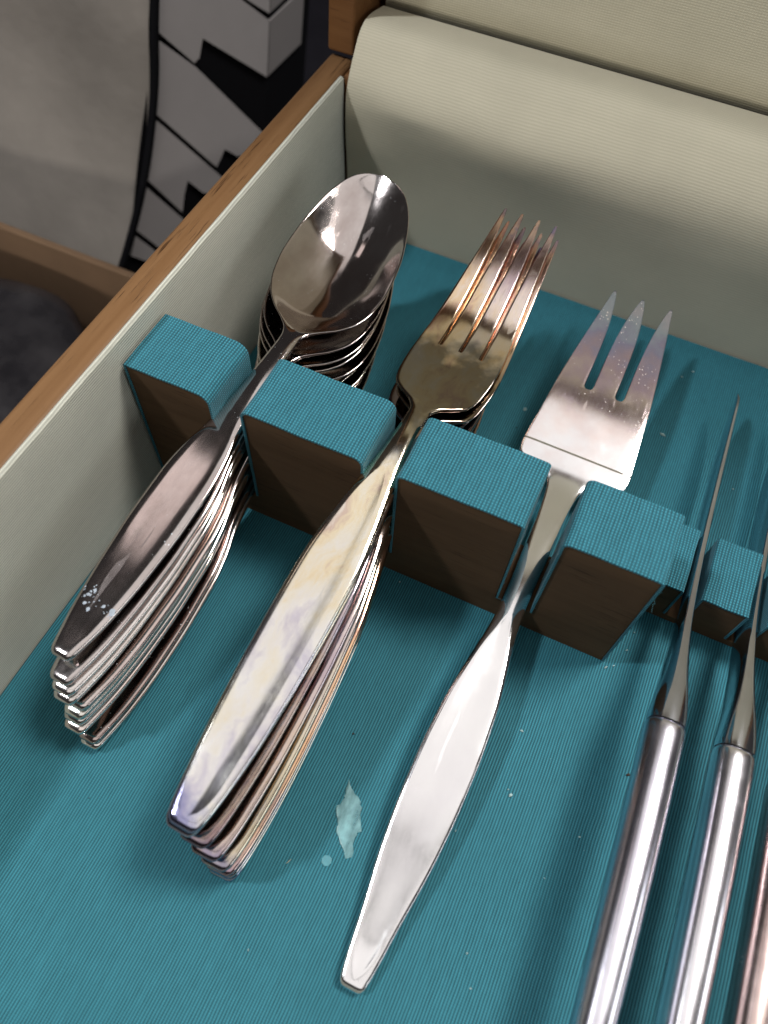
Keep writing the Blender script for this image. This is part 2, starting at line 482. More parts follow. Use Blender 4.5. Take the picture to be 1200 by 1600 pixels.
# ------------------------------------------------------------------ divider racks
HD = 0.0517; TD = 0.0197; SB = 0.0105
blocks = [(0.0011, 0.0268, 0.0007, 0.0036), (0.0357, 0.0700, 0.0026, 0.0030), (0.0787, 0.1117, 0.0022, 0.0012), (0.1211, 0.1453, 0.0020, 0.0012)]
def comb(name, blks, y0, y1, top, sb, zb, inset, xstart, xend):
    pts = [(xstart, zb)]
    for i, (a, b, rl, rr) in enumerate(blks):
        if i: pts.append((a+inset, sb))
        pts += arc(a+inset+max(rl-inset, 2e-4), top-inset-max(rl-inset, 2e-4), max(rl-inset, 2e-4), 180, 90, 4)
        pts += arc(b-inset-max(rr-inset, 2e-4), top-inset-max(rr-inset, 2e-4), max(rr-inset, 2e-4), 90, 0, 4)
        if i < len(blks)-1: pts.append((b-inset, sb))
    pts.append((xend, zb))
    bm = bmesh.new()
    vs = [bm.verts.new((x, y0, z)) for x, z in pts]
    fc = bm.faces.new(vs)
    r = bmesh.ops.extrude_face_region(bm, geom=[fc])
    bmesh.ops.translate(bm, vec=(0, y1-y0, 0), verts=[e for e in r['geom'] if isinstance(e, bmesh.types.BMVert)])
    bmesh.ops.recalc_face_normals(bm, faces=bm.faces)
    bmesh.ops.triangulate(bm, faces=[f for f in bm.faces if len(f.verts) > 4])
    return bm_obj(name, bm, M_rack)
rack = chestpart(comb('divider_rack', blocks, 0.0004, TD-0.0004, HD, SB, 0.0003, 0.0007, 0.0018, 0.1446))
def cover(parent, a, b, rl, rr, y0, y1, top, zl, zr):
    path = [(a, zl), (a, zl*0.5+(top-rl)*0.5)] + arc(a+rl, top-rl, rl, 180, 90, 7) + [(a+rl+(b-rr-a-rl)*t, top+0.00012*math.sin(9*t)) for t in (0.25, 0.5, 0.75)] + arc(b-rr, top-rr, rr, 90, 0, 7) + [(b, zr*0.5+(top-rr)*0.5), (b, zr)]
    def soft(t, y):   # cloth edge not perfectly straight
        return (0.00010*math.sin(t*31+a*900+y*300), 0.00012*math.sin(t*23+a*500))
    o = sheet('fabric_cover', path, y0, y1, M_block, 0.0006, ny=4, disp=soft)
    sub(o, parent); return o
for i, (a, b, rl, rr) in enumerate(blocks):
    cover(rack, a, b, rl, rr, 0.0, TD, HD, 0.0006 if i == 0 else SB+0.0008, 0.0006 if i == 3 else SB+0.0008)
KH = 0.0191; KY0 = 0.0200; KY1 = 0.0408
kb = [(0.1462, 0.1568, 0.0006, 0.0008), (0.1617, 0.1744, 0.0010, 0.0008), (0.1793, 0.1920, 0.0010, 0.0008), (0.1969, 0.2096, 0.0010, 0.0008), (0.2145, 0.2272, 0.0010, 0.0008)]
krack = chestpart(comb('knife_rack', kb, KY0+0.0004, KY1-0.0004, KH, 0.003, 0.0003, 0.0006, 0.1466, 0.2268))
for i, (a, b, rl, rr) in enumerate(kb):
    cover(krack, a, b, rl, rr, KY0, KY1, KH, 0.0038, 0.0038)

# frayed threads along the cut cloth edges
def threads(name, spots, parent):
    v = []; f = []
    for (x, y, z, dx, dy, dz, n, ln) in spots:
        for k in range(n):
            t = random.random()
            p = Vector((x+dx*t, y+dy*t, z+dz*t)) + Vector((random.gauss(0, 2e-4), random.gauss(0, 2e-4), random.gauss(0, 2e-4)))
            d = Vector((random.gauss(0.5, 0.6), random.gauss(-0.6, 0.6), random.gauss(0.1, 0.6))).normalized()
            L_ = ln*random.uniform(0.4, 1.2); bend = Vector((random.gauss(0, 1), random.gauss(0, 1), random.gauss(0, 1)))*0.5
            rad = 0.000022
            side = d.orthogonal().normalized(); up = d.cross(side)
            base = len(v)
            for s in range(5):
                q = p + d*L_*s/4 + bend*L_*(s/4)**2
                for a in range(3):
                    v.append(q + (side*math.cos(a*2.094)+up*math.sin(a*2.094))*rad)
            for s in range(4):
                for a in range(3):
                    i0 = base+s*3+a; i1 = base+s*3+(a+1) % 3
                    f.append((i0, i1, i1+3, i0+3))
    o = obj(name, v, f, plain('thread', (0.09, 0.30, 0.36), 0.8)); o['kind'] = 'stuff'
    return sub(o, parent)
threads('frayed_thread', [(0.1454, 0.0, 0.0, 0, 0, 0.05, 14, 0.0012), (0.1118, 0.0, 0.045, 0, 0.018, 0.005, 18, 0.0010), (0.1210, 0.0, 0.012, 0, 0.004, 0.036, 14, 0.0009), (0.1117, 0.0, 0.012, 0, 0, 0.036, 8, 0.0008)], rack)

# ------------------------------------------------------------------ spoons
def strip_rings(ys, cx, w, z, T, p, dish, hollow, facet=None):
    out = []
    for y in ys:
        out.append([(x, y, zz) for x, zz in section(cx(y), w(y), z(y), T(y), p(y), dish(y), hollow(y), facet(y) if facet else None)])
    return [[(a*MM, b*MM, c*MM) for a, b, c in r] for r in out]
zero = lambda y: 0.0
def oval_panel(y0, y1, w, inset, depth):
    """long panel pressed into a handle between y0 and y1 with rounded ends"""
    def fc(y):
        t = (y-y0)/(y1-y0)
        if t <= 0 or t >= 1: return (0.10*float(w(y)), 0.0)
        r0 = min(1.0, (y-y0)/8.0); r1 = min(1.0, (y1-y)/16.0)
        rr = math.sqrt(max(0, 1-(1-r0)**2))*math.sqrt(max(0, 1-(1-r1)**2))
        wf = max(0.10*float(w(y)), (float(w(y))-inset)*rr)
        return (wf, depth*rr*rr)
    return fc
def nose(ys, w, T, r=2.0):
    """round off the handle end over the first r mm"""
    def k(y):
        t = np.clip(y/r, 0, 1); return math.sqrt(max(0.0, 1-(1-t)**2))
    return (lambda y: float(w(y))*(0.62+0.38*k(y))), (lambda y: float(T(y))*(0.25+0.75*k(y)))

def make_spoon():
    L = 166.0
    w_ = pchip([0, 3, 13, 27, 40, 50, 60, 68, 76, 86, 95, 101, 104.5, 107.5, 111, 115.5, 122, 130, 139, 148, 155, 160, 163.3, 165.3, 166],
               [2.7, 3.4, 5.3, 6.7, 7.3, 7.3, 6.4, 4.8, 3.9, 3.2, 2.8, 2.7, 3.6, 6.4, 10.8, 14.4, 16.9, 17.8, 17.3, 15.6, 13.5, 11.0, 8.1, 4.4, 0.5])
    z = spline([0, 13, 27, 50, 75, 92, 101, 110, 120, 134, 150, 166], [0.3, 1.2, 2.6, 5.2, 7.6, 8.9, 9.3, 9.4, 10.1, 11.9, 14.6, 17.8])
    cx = pchip([0, 95, 110, 130, 150, 166], [0, 0, -0.3, -1.6, -3.4, -5.2])
    T_ = pchip([0, 40, 80, 100, 112, 130, 166], [2.0, 1.7, 2.0, 2.3, 1.7, 1.3, 1.1])
    w, T = nose(None, w_, T_)
    dep = pchip([0, 96, 103, 110, 119, 130, 141, 152, 161, 166], [0, 0, 0.3, 3.2, 6.8, 8.7, 8.4, 6.0, 2.6, 0.0])
    hol = pchip([0, 6, 25, 60, 85, 100, 166], [0.0, 0.15, 0.35, 0.35, 0.1, 0, 0])
    p = pchip([0, 60, 90, 104, 166], [4.0, 4.0, 2.6, 3.0, 4.5])
    ysh = np.concatenate([np.linspace(0, 2.0, 9), np.linspace(2.6, 100, 84)])
    ysb = np.concatenate([np.linspace(100, 157, 62), 166-9*(np.linspace(1, 0, 24)[1:])**2.0])
    f = lambda g_: (lambda y: float(g_(y)))
    dish = f(dep)
    a = strip_rings(ysh, zero, w, f(z), T, f(p), dish, zero, oval_panel(2.2, 74, w_, 0.9, 0.10))
    b = strip_rings(ysb, f(cx), f(w_), f(z), T, f(p), dish, f(hol))
    va = loft(a, True, False); vb = loft(b, False, True)
    r = empty('spoon')
    obj('handle', *va, M_spoon, r); obj('bowl', *vb, M_spoon, r)
    return r

def copy_tree(o, parent=None):
    c = o.copy(); COL.objects.link(c); c.parent = parent
    for ch in list(o.children): copy_tree(ch, c)
    return c
def paint(o, col):
    o.color = col
    for ch in o.children: paint(ch, col)

def pose(o, E, Nk, ln, dz, roll=0.0, pitch=0.0):
    """put the handle end at E (mm) and aim the piece at the neck point Nk (mm, x y)"""
    yaw = math.atan2(-(Nk[0]-E[0]), Nk[1]-E[1])
    o.location = (E[0]*MM, E[1]*MM, E[2]*MM)
    o.rotation_euler = (pitch, roll, yaw)
    o.rotation_mode = 'XYZ'

ordinal = ['topmost', 'second', 'third', 'fourth', 'fifth', 'sixth', 'seventh', 'eighth', 'ninth', 'lowest']
spoon = make_spoon()
sE = [(26.3, -69.2, 35.0), (27.0, -73.4, 29.6), (27.9, -75.0, 27.2), (28.4, -76.3, 24.9), (29.9, -75.6, 20.6), (29.0, -77.3, 16.6), (28.7, -78.2, 14.2), (29.0, -79.8, 11.6), (31.0, -79.8, 5.2), (31.2, -80.6, 2.6)]
sN = [31.0, 31.3, 30.9, 31.4, 31.8, 30.9, 31.5, 31.2, 30.7, 31.3]
for i in range(10):
    s = spoon if i == 0 else copy_tree(spoon)
    pose(s, sE[i], (sN[i], 14.0), 174, 0, roll=math.radians([0, -2.0, 1.2, -0.6, 2.0, -1.4, 0.8, 0.2, -1.2, 0][i]), pitch=math.radians([0, 0.1, -0.2, 0.1, -0.1, 0.05, -0.1, 0.0, 0.15, 0.0][i]))
    paint(s, [(0.74, 0.70, 0.69, 1), (0.82, 0.79, 0.79, 1), (0.98, 0.95, 0.93, 1), (1, 0.98, 0.95, 1), (1.0, 0.94, 0.92, 1), (1, 0.99, 0.93, 1), (0.94, 0.96, 0.94, 1), (1.0, 0.90, 0.85, 1), (0.75, 0.66, 0.64, 1), (0.95, 0.93, 0.90, 1)][i])
    if i == 0:
        lb = 'topmost tarnished spoon of the stack, its whole bowl and stained handle showing'
    elif i == 9:
        lb = 'lowest spoon of the stack, its handle end lying on the teal floor'
    else:
        lb = ordinal[i] + ' silver spoon from the top of the stacked spoons beside the left wall'
    tag(s, lb, 'spoon', 'stacked spoons')

# white deposit on the top spoon handle
def blob(name, pts, zf, mat, h=0.00012):
    v = []; f = []
    for (cx, cy, r) in pts:
        b = len(v); n = 9
        for k in range(n):
            a = 2*math.pi*k/n; rr = r*random.uniform(0.65, 1.2)
            v.append((cx+rr*math.cos(a), cy+rr*math.sin(a)*1.1, zf(cx, cy)+0.00002))
        for k in range(n):
            a = 2*math.pi*k/n; rr = r*random.uniform(0.4, 0.7)
            v.append((cx+rr*math.cos(a), cy+rr*math.sin(a)*1.1, zf(cx, cy)+h))
        for k in range(n):
            f.append((b+k, b+(k+1) % n, b+n+(k+1) % n, b+n+k))
        f.append(tuple(b+n+k for k in range(n)))
    return obj(name, v, f, mat)
M_dep = plain('white_deposit', (0.30, 0.34, 0.39), 0.6, 0.35, 500)
zs_ = spline([0, 13, 27, 50, 75, 92], [0.3, 1.2, 2.6, 5.2, 7.6, 8.9])
ps = []
for k in range(46):
    t = random.random()
    x = -5.2 + 10.6*t; y = 14.6 - 0.18*x + random.gauss(0, 1.0)*(0.6+0.7*(1-t))
    ps.append((x*MM, y*MM, random.uniform(0.12, 0.30)*MM if random.random() < 0.75 else random.uniform(0.4, 0.8)*MM))
ps = [q for q in ps if abs(q[0]) < 5.0*MM]
d = blob('white_deposit', ps, lambda x, y: (float(zs_(y/MM)) + 0.83 - 0.1)*MM, M_dep, 0.00015)
d['kind'] = 'stuff'; d.parent = spoon

# ------------------------------------------------------------------ forks
def tines(par, L, y0, O0, n, tips, b1, g0, taper, z, T, mat, blunt=0.35):
    """n tines from the slot root y0 to L (mm): straight outer flanks, slots with round roots that open towards the tips"""
    ys = np.concatenate([y0+np.linspace(0, g0*1.1, 9), np.linspace(y0+g0*1.1+0.8, L-6, 34), np.linspace(L-5, L-1.2, 9), L-1.2+1.2*np.sin(np.linspace(0, math.pi/2, 7)[1:])])
    bound0 = [-O0 + 2*O0*k/n for k in range(n+1)]
    for k in range(n):
        tx = tips[k]
        def edges(y):
            t = float(np.clip((y-y0)/(L-y0), 0, 1))
            u = float(np.clip((y-y0)/(g0*1.1), 0, 1)); u = math.sqrt(1-(1-u)**2)
            out = []
            for side in (0, 1):
                i = k+side
                if i in (0, n):
                    e = bound0[i] + (tx + (blunt if side else -blunt) - bound0[i])*(t**1.1)
                else:
                    bb = bound0[i] + (b1[i]-bound0[i])*t
                    gend = abs(tx - b1[i]) - blunt
                    gg = g0*u + max(0.0, gend-g0)*t**taper
                    e = bb + (gg if side == 0 else -gg)
                out.append(e)
            return out
        rnd = lambda y: math.sqrt(max(0.02, 1-max(0.0, (y-(L-1.2))/1.2)**2))
        cxf = lambda y: sum(edges(y))/2
        w = lambda y: max(0.10, (edges(y)[1]-edges(y)[0])/2)*rnd(y)
        zz = lambda y: float(z(y))
        r = strip_rings(ys, cxf, w, zz, lambda y: T(y)*rnd(y), lambda y: 7.0 + 5.0*max(0.0, 1-(y-y0)/16.0), zero, zero)
        obj('tine', *loft(r), mat, par)

def make_fork():
    L = 188.0; y0 = 139.0
    w_ = pchip([0, 3, 11, 25, 38, 50, 63, 75, 87, 98, 107, 112, 115, 117.5, 119.5, 122, 127, 134, 139],
               [3.3, 4.2, 5.4, 6.6, 7.1, 7.3, 7.2, 6.2, 4.7, 3.3, 2.7, 2.8, 4.4, 8.0, 10.3, 11.4, 12.2, 12.6, 12.5])
    z = spline([0, 11, 25, 50, 75, 95, 108, 115, 122, 130, 139, 148, 160, 174, 188], [0.4, 1.3, 3.0, 6.6, 9.8, 11.5, 11.9, 11.2, 9.9, 8.3, 7.2, 7.8, 10.7, 14.8, 18.9])
    T_ = pchip([0, 40, 80, 105, 120, 141, 192], [2.0, 1.8, 2.1, 2.5, 2.0, 1.9, 1.0])
    w, T = nose(None, w_, T_)
    f = lambda g_: (lambda y: float(g_(y)))
    hol = pchip([0, 5, 20, 55, 80, 100, 192], [0.0, 0.2, 0.42, 0.40, 0.15, 0, 0])
    dish = pchip([0, 112, 120, 128, 139], [0, 0, 0.5, 0.45, 0.0])
    p = pchip([0, 60, 90, 108, 122, 132, 139, 192], [4.0, 4.0, 2.6, 2.4, 4.5, 8.0, 16.0, 16.0])
    ysh = np.concatenate([np.linspace(0, 2.0, 9), np.linspace(2.6, 111, 80)])
    ysb = np.linspace(111, y0, 40)
    r = empty('fork')
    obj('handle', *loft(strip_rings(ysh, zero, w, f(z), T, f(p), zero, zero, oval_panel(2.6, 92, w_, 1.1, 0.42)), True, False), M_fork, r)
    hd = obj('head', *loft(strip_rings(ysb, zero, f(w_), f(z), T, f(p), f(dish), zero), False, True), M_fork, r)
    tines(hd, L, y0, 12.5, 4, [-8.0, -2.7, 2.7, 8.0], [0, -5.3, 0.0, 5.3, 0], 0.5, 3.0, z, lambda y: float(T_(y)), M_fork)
    return r
fork = make_fork()
fE = [(70.9, -88.7, 35.0), (69.9, -89.5, 31.6), (72.6, -90.1, 26.5), (74.9, -91.2, 20.4), (76.8, -92.0, 14.8), (77.3, -92.3, 10.0), (77.3, -92.4, 5.7), (77.0, -92.8, 1.5)]
fN = [74.7, 75.1, 74.2, 74.6, 74.4, 74.8, 74.2, 74.4]
for i in range(8):
    s = fork if i == 0 else copy_tree(fork)
    pose(s, fE[i], (fN[i], 14.0), 192, 0, roll=math.radians([0, 0.8, -0.8, 0.6, -0.5, 0.5, 0, 0][i]), pitch=math.radians([0, -0.05, 0.1, 0.1, 0, 0, 0, 0][i]))
    paint(s, [(1.0, 0.99, 0.96, 1), (1.0, 0.93, 0.89, 1), (0.60, 0.53, 0.60, 1), (0.86, 0.74, 0.70, 1), (0.88, 0.80, 0.66, 1), (0.95, 0.70, 0.60, 1), (0.70, 0.66, 0.64, 1), (0.85, 0.88, 0.82, 1)][i])
    if i == 0: lb = 'topmost dinner fork of the stack, cream stained handle and pinkish tines showing'
    elif i == 7: lb = 'lowest dinner fork of the stack, its handle end touching the teal floor'
    else: lb = ordinal[i] + ' dinner fork from the top of the stacked forks in the middle slot'
    tag(s, lb, 'fork', 'stacked dinner forks')

# serving fork
def make_serving():
    L = 214.0; y0 = 175.5
    w_ = pchip([0, 3, 15, 32, 45, 54, 68, 83, 92, 98, 106, 118, 130, 139, 144, 146.5, 147.6, 149, 152, 165, 175.5],
               [2.9, 3.5, 4.9, 6.9, 7.6, 7.7, 7.1, 5.2, 3.9, 3.5, 3.5, 3.8, 4.0, 4.6, 6.2, 11.5, 15.0, 16.8, 17.2, 16.0, 15.1])
    z0_ = spline([0, 15, 50, 80, 100, 118, 132, 142, 150, 165, 178, 192, 205, 214], [1.2, 2.6, 7.6, 10.6, 11.6, 11.6, 10.9, 10.7, 11.8, 15.2, 18.0, 20.8, 23.2, 24.7])
    z = lambda y: float(z0_(y)) - 0.30*float(np.clip((y-153.2)/0.7, 0, 1))**2*(3-2*float(np.clip((y-153.2)/0.7, 0, 1)))
    T_ = pchip([0, 40, 80, 105, 135, 148, 174, 218], [2.2, 2.0, 2.6, 3.4, 2.6, 1.9, 1.8, 1.0])
    w, T = nose(None, w_, T_)
    f = lambda g_: (lambda y: float(g_(y)))
    hol = pchip([0, 8, 25, 60, 80, 95, 218], [0.0, 0.30, 0.60, 0.60, 0.30, 0.0, 0.0])
    p = pchip([0, 70, 92, 106, 125, 145, 160, 175.5, 218], [4.0, 4.0, 2.4, 2.2, 3.0, 6.0, 9.0, 18.0, 18.0])
    ysh = np.concatenate([np.linspace(0, 2.0, 9), np.linspace(2.6, 130, 92)])
    ysb = np.concatenate([np.linspace(130, 144, 16), np.linspace(144.4, 152.8, 26), np.linspace(153.0, 154.1, 9), np.linspace(155, y0, 22)])
    r = empty('serving_fork')
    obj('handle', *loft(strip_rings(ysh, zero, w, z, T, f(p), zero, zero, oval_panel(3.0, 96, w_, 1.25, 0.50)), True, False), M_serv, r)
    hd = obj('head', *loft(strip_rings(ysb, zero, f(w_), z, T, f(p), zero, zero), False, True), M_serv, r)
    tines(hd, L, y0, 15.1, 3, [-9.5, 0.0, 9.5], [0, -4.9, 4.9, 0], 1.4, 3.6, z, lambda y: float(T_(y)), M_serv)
    return r
serv = make_serving()
pose(serv, (115.4, -100.4, 1.2), (116.6, 14.0), 218, 0, roll=0.0)
paint(serv, (1, 1, 1, 1))
tag(serv, 'bright serving fork with three wide bluish tines, lying alone in its slot', 'serving fork')

# ------------------------------------------------------------------ knives
def oval(cx, a, zc, b, p, M=28):
    out = []
    for k in range(M):
        t = 2*math.pi*k/M; c, s = math.cos(t), math.sin(t)
        out.append((cx + a*math.copysign(abs(c)**(2/p), c), zc + b*math.copysign(abs(s)**(2/p), s)))
    return out
def make_knife():
    r = empty('table_knife')
    # y=0 is the joint between handle and blade; the handle runs towards -y, the blade towards +y
    a = pchip([-112, -109, -100, -70, -40, -15, -3, -0.8, 0], [1.2, 2.6, 3.3, 4.0, 4.5, 4.7, 4.75, 4.6, 4.1])
    b = pchip([-112, -109, -100, -70, -40, -15, -3, -0.8, 0], [1.8, 3.2, 4.2, 5.2, 5.4, 5.2, 5.0, 4.8, 4.3])
    zc = spline([-112, -70, -35, 0], [0.4, 1.6, 2.0, 1.2])
    ys = np.concatenate([np.linspace(-112, -108, 8), np.linspace(-106, -3, 48), np.linspace(-2.6, 0, 8)])
    rings = [[(x*MM, y*MM, z*MM) for x, z in oval(0, float(a(y)), float(zc(y)), float(b(y)), 2.45)] for y in ys]
    h = obj('handle', *loft(rings), M_knife, r)
    a = pchip([0.15, 1.2, 6, 14, 24, 34, 46, 70, 95, 114, 118, 120], [4.3, 4.35, 3.9, 2.8, 1.9, 1.45, 1.2, 1.05, 0.85, 0.55, 0.4, 0.2])
    top = spline([0, 8, 18, 30, 45, 70, 95, 110, 117, 120], [5.9, 4.9, 2.6, -0.2, -2.6, -4.6, -5.2, -5.4, -6.6, -8.6])
    bot = spline([0, 8, 18, 30, 45, 70, 90, 105, 116, 120], [-3.6, -4.6, -8.0, -11.6, -14.8, -17.8, -18.4, -16.4, -11.8, -9.2])
    ys = np.concatenate([np.linspace(0.15, 1.2, 4), np.linspace(2, 110, 60), np.linspace(111, 120, 14)])
    rings = []
    for y in ys:
        t, b_ = float(top(y)), float(bot(y)); k = min(1, max(0, (y-18)/30))
        o = oval(0, float(a(y)), (t+b_)/2, (t-b_)/2, 2.9+k*0.6)
        o = [(x*(1 - 0.75*k*np.clip(((t+b_)/2+ (t-b_)*0.1 - z)/((t-b_)*0.6), 0, 1)), z) for x, z in o]     # ground thinner towards the cutting edge
        rings.append([(x*MM, y*MM, z*MM) for x, z in o])
    bl_ = obj('blade', *loft(rings), M_blade, r)
    j = [[(x*MM, y*MM, z*MM) for x, z in oval(0, aa, 1.2, bb, 2.5)] for y, aa, bb in ((-0.35, 3.9, 4.2), (-0.1, 4.05, 4.35), (0.25, 4.05, 4.35), (0.5, 3.9, 4.2))]
    obj('joint_ring', *loft(j), M_black, bl_)
    return r
knife = make_knife()
kn = [((159.9, -19.7, 23.0), 1.5, 0.3, 'table knife beside the serving fork, its whole blade showing', (0.95, 0.95, 1.0, 1)),
      ((177.7, -17.2, 18.6), 1.2, -0.3, 'table knife with a small copper patch near the joint, middle of three', (1.0, 0.99, 1.0, 1)),
      ((191.8, -19.5, 18.2), 0.6, 0.0, 'pinkish knife handle cut off by the lower right corner', (0.80, 0.64, 0.58, 1))]
for i, (loc, yaw, pit, lb, col) in enumerate(kn):
    s = knife if i == 0 else copy_tree(knife)
    s.location = [c*MM for c in loc]
    s.rotation_euler = (math.radians(-pit), math.radians([0, 4, 0][i]), math.radians(yaw))
    paint(s, col)
    tag(s, lb, 'knife', 'table knives in the low rack')

# ------------------------------------------------------------------ marks and debris on the floor cloth
M_res = plain('dried_glue', (0.17, 0.34, 0.36), 0.30, 0.55, 350)
_nt = M_res.node_tree; _tc = N(_nt, 'ShaderNodeTexCoord')
_nt.links.new(ramp(_nt, noise(_nt, _tc.outputs['Object'], 420.0, 4, 0.6, (1, 0.35, 1)), [(0.30, 0.45), (0.60, 1.0)]), _nt.nodes['Principled BSDF'].inputs['Alpha'])
res_pts = [(94.8, -58.7), (97.1, -60.8), (99.6, -62.2), (101.0, -63.6), (103.3, -68.8), (102.4, -70.6), (103.7, -75.1), (102.4, -76.1), (100.6, -74.2), (97.5, -71.5), (96.5, -68.7), (95.0, -66.4), (95.6, -64.0), (95.6, -62.3)]
def flake(name, pts, mat, z=0.00025, h=0.00015, rough=0.25):
    P = []
    for i in range(len(pts)):      # ragged outline
        a = np.array(pts[i]); b = np.array(pts[(i+1) % len(pts)])
        for t in (0, 0.33, 0.66):
            P.append(a+(b-a)*t + rng.normal(0, rough, 2)*(t > 0))
    n = len(P); c = np.mean(P, 0)
    v = [(q[0]*MM, q[1]*MM, z) for q in P] + [((c[0]+(q[0]-c[0])*0.92)*MM, (c[1]+(q[1]-c[1])*0.96)*MM, z+h+random.uniform(-4e-5, 4e-5)) for q in P]
    f = [(i, (i+1) % n, n+(i+1) % n, n+i) for i in range(n)] + [tuple(n+i for i in range(n))]
    return obj(name, v, f, mat, smooth=False)
o = flake('glue_residue', res_pts, M_res)
tag(o, 'ragged pale patch of dried glue on the teal floor between the forks', 'glue residue')
o = flake('glue_spot', [(98.4+1.35*math.cos(a), -78.4+1.35*math.sin(a)) for a in np.linspace(0, 6.28, 9)[:-1]], plain('glue_spot', (0.065, 0.23, 0.27), 0.4, 0.3, 700), h=0.00008, rough=0.04)
tag(o, 'small round dull glue spot beside the ragged glue patch', 'glue spot')
M_lint = plain('lint', (0.30, 0.42, 0.42), 0.8, 0.3, 400)
v = []; f = []
def speck(x, y, r, ar=1.0, rot=0.0, z=0.0003):
    b = len(v); n = 6
    for lay in (0, 1):
        for k in range(n):
            a = 2*math.pi*k/n; rr = 0.8*r*random.uniform(0.4, 1.3)*(1 if lay == 0 else 0.6)
            px, py = rr*math.cos(a)*ar, rr*math.sin(a)
            v.append(((x+px*math.cos(rot)-py*math.sin(rot))*MM, (y+px*math.sin(rot)+py*math.cos(rot))*MM, z+lay*0.00025))
    for k in range(n): f.append((b+k, b+(k+1) % n, b+n+(k+1) % n, b+n+k))
    f.append(tuple(b+n+k for k in range(n)))
for x, y, r, ar, rot in [(134.0, -44.6, .7, 1.4, .5), (133.0, -43.6, .35, 1, 0), (124.5, -58.6, .5, .6, .2), (131.1, -27.9, .35, 2, .1), (148.3, -59.4, .3, 1, 0), (137.1, -82.3, .35, 1, 0), (140.4, -88.5, .3, 1.3, .8), (153.4, -46.7, .35, 1.2, 0),
        (146.6, -1.0, .35, 2.2, 1.0), (148.4, .4, .3, 1.5, .3), (140.5, 85.0, .7, 1.8, -.4), (143.2, 116.6, .6, 1.3, .4), (140.2, 112.4, .5, 1.6, -.5), (95.5, 74.6, .9, 1.0, 0), (177.0, 78.4, .6, 1.8, .9), (166.5, 74.0, .4, 1, 0), (83.8, -2.2, .35, 1, 0),
        (90.6, -103.1, .35, .6, .3), (74.3, -70.6, .2, 3, 1.9), (150.5, 6.5, .3, 2, .7), (151.0, 12.5, .25, 2, .2)]:
    speck(x, y, r, ar, rot)
for k in range(45):
    speck(random.uniform(5, 200), random.uniform(-130, 120), random.uniform(0.04, 0.09), random.uniform(1, 4), random.uniform(0, 3))
o = obj('lint_specks', v, f, M_lint, smooth=False); tag(o, 'pale lint and dust specks scattered over the teal floor', 'lint', kind='stuff')
v = []; f = []
for x, y, r, ar in [(90.8, -47.9, .35, 1.6), (160.3, -26.7, .45, 1.7), (37.9, -90.7, .22, 1), (143, -63, .2, 1), (95.5, 66, .25, 1), (107, -41, .2, 1)]:
    speck(x, y, r, ar, random.random())
o = obj('dark_crumbs', v, f, plain('dark_crumb', (0.03, 0.018, 0.012), 0.8), smooth=False); tag(o, 'tiny dark crumbs on the teal floor', 'crumbs', kind='stuff')
v = []; f = []
speck(90.0, -82.7, 1.5, 0.10, -0.45)
o = obj('straw_fibre', v, f, plain('straw', (0.45, 0.38, 0.24), 0.7), smooth=False); tag(o, 'short straw-coloured fibre lying left of the glue spot', 'fibre')

# ------------------------------------------------------------------ things behind the chest on the left
# bag with a piano keyboard printed on its side
bag = tag(empty('piano_print_bag', (-0.14, 0.20, -0.145)), 'grey cloth bag with black and white piano keys on its side, behind the chest', 'bag')
bag_inv = Matrix.Translation((0.14, -0.20, 0.145))
B0 = Vector((-0.14, 0.1447, -0.09)); e1 = Vector((0.3548, 0.8332, -0.424)); e2 = Vector((0.1258, 0.4069, 0.9048)); kn_ = Vector((0.9264, -0.3744, 0.0395))
def KP(u, w, h=0.0): return B0 + e1*(u*MM) + e2*(w*MM) + kn_*h
M_key = plain('white_key_print', (0.25, 0.235, 0.235), 0.80, 0.16, 22)
M_bk = plain('black_key_print', (0.005, 0.005, 0.006), 0.9, 0.1, 30, spec=0.03)
M_gry = plain('grey_bag_cloth', (0.165, 0.148, 0.130), 0.9, 0.45, 11, bump=0.6)
def slab(name, pts, nrm, th, mat, parent):
    n = len(pts)
    v = [tuple(p) for p in pts] + [tuple(p - nrm*th) for p in pts]
    f = [tuple(range(n)), tuple(range(2*n-1, n-1, -1))] + [(i, (i+1) % n, n+(i+1) % n, n+i) for i in range(n)]
    o = obj(name, v, f, mat, None, smooth=False); o.parent = parent; o.matrix_parent_inverse = bag_inv
    return o
keys = [[(50.8, 131.4), (65.9, 127.4), (64.2, 133.2), (61.1, 143.6), (34.6, 139.5)],
        [(-0.4, 124.5), (1.7, 113.6), (26.4, 101.3), (28.7, 103.7), (28.9, 112.3), (72.8, 98.6), (66.5, 124.6), (48.8, 130.6), (29.0, 138.7), (-1.9, 134.0)],
        [(2.3, 110.2), (27.8, 99.5), (75.2, 72.2), (94.8, 61.3), (63.6, 57.4), (54.4, 61.0), (51.2, 51.3), (7.4, 77.9)],
        [(7.9, 75.1), (53.2, 47.6), (77.8, 31.6), (45.2, 37.3), (33.8, 44.0), (33.1, 36.6), (33.9, 26.5), (8.1, 45.5)],
        [(7.6, 42.0), (34.6, 23.1), (59.4, 5.4), (22.0, 7.0), (6.6, 17.7)],
        [(6.6, 14.4), (20.1, 5.1), (38.6, -10.0), (5.5, 3.3)]]
for k in keys: slab('white_key', [KP(u, w, 0.0) for u, w in k], kn_, 0.003, M_key, bag)
e3 = Vector((0.12, 0.99, 0.0)).normalized(); n3 = e3.cross(e2).normalized()
if n3.dot(Vector((0.2, -0.3, 0.2))) < 0: n3 = -n3
def RP(w, t, h=0.0):      # face round the corner
    cu = 62.1 + (143.7-t)*0.245
    return KP(cu, t) + e3*(w*MM) + n3*h
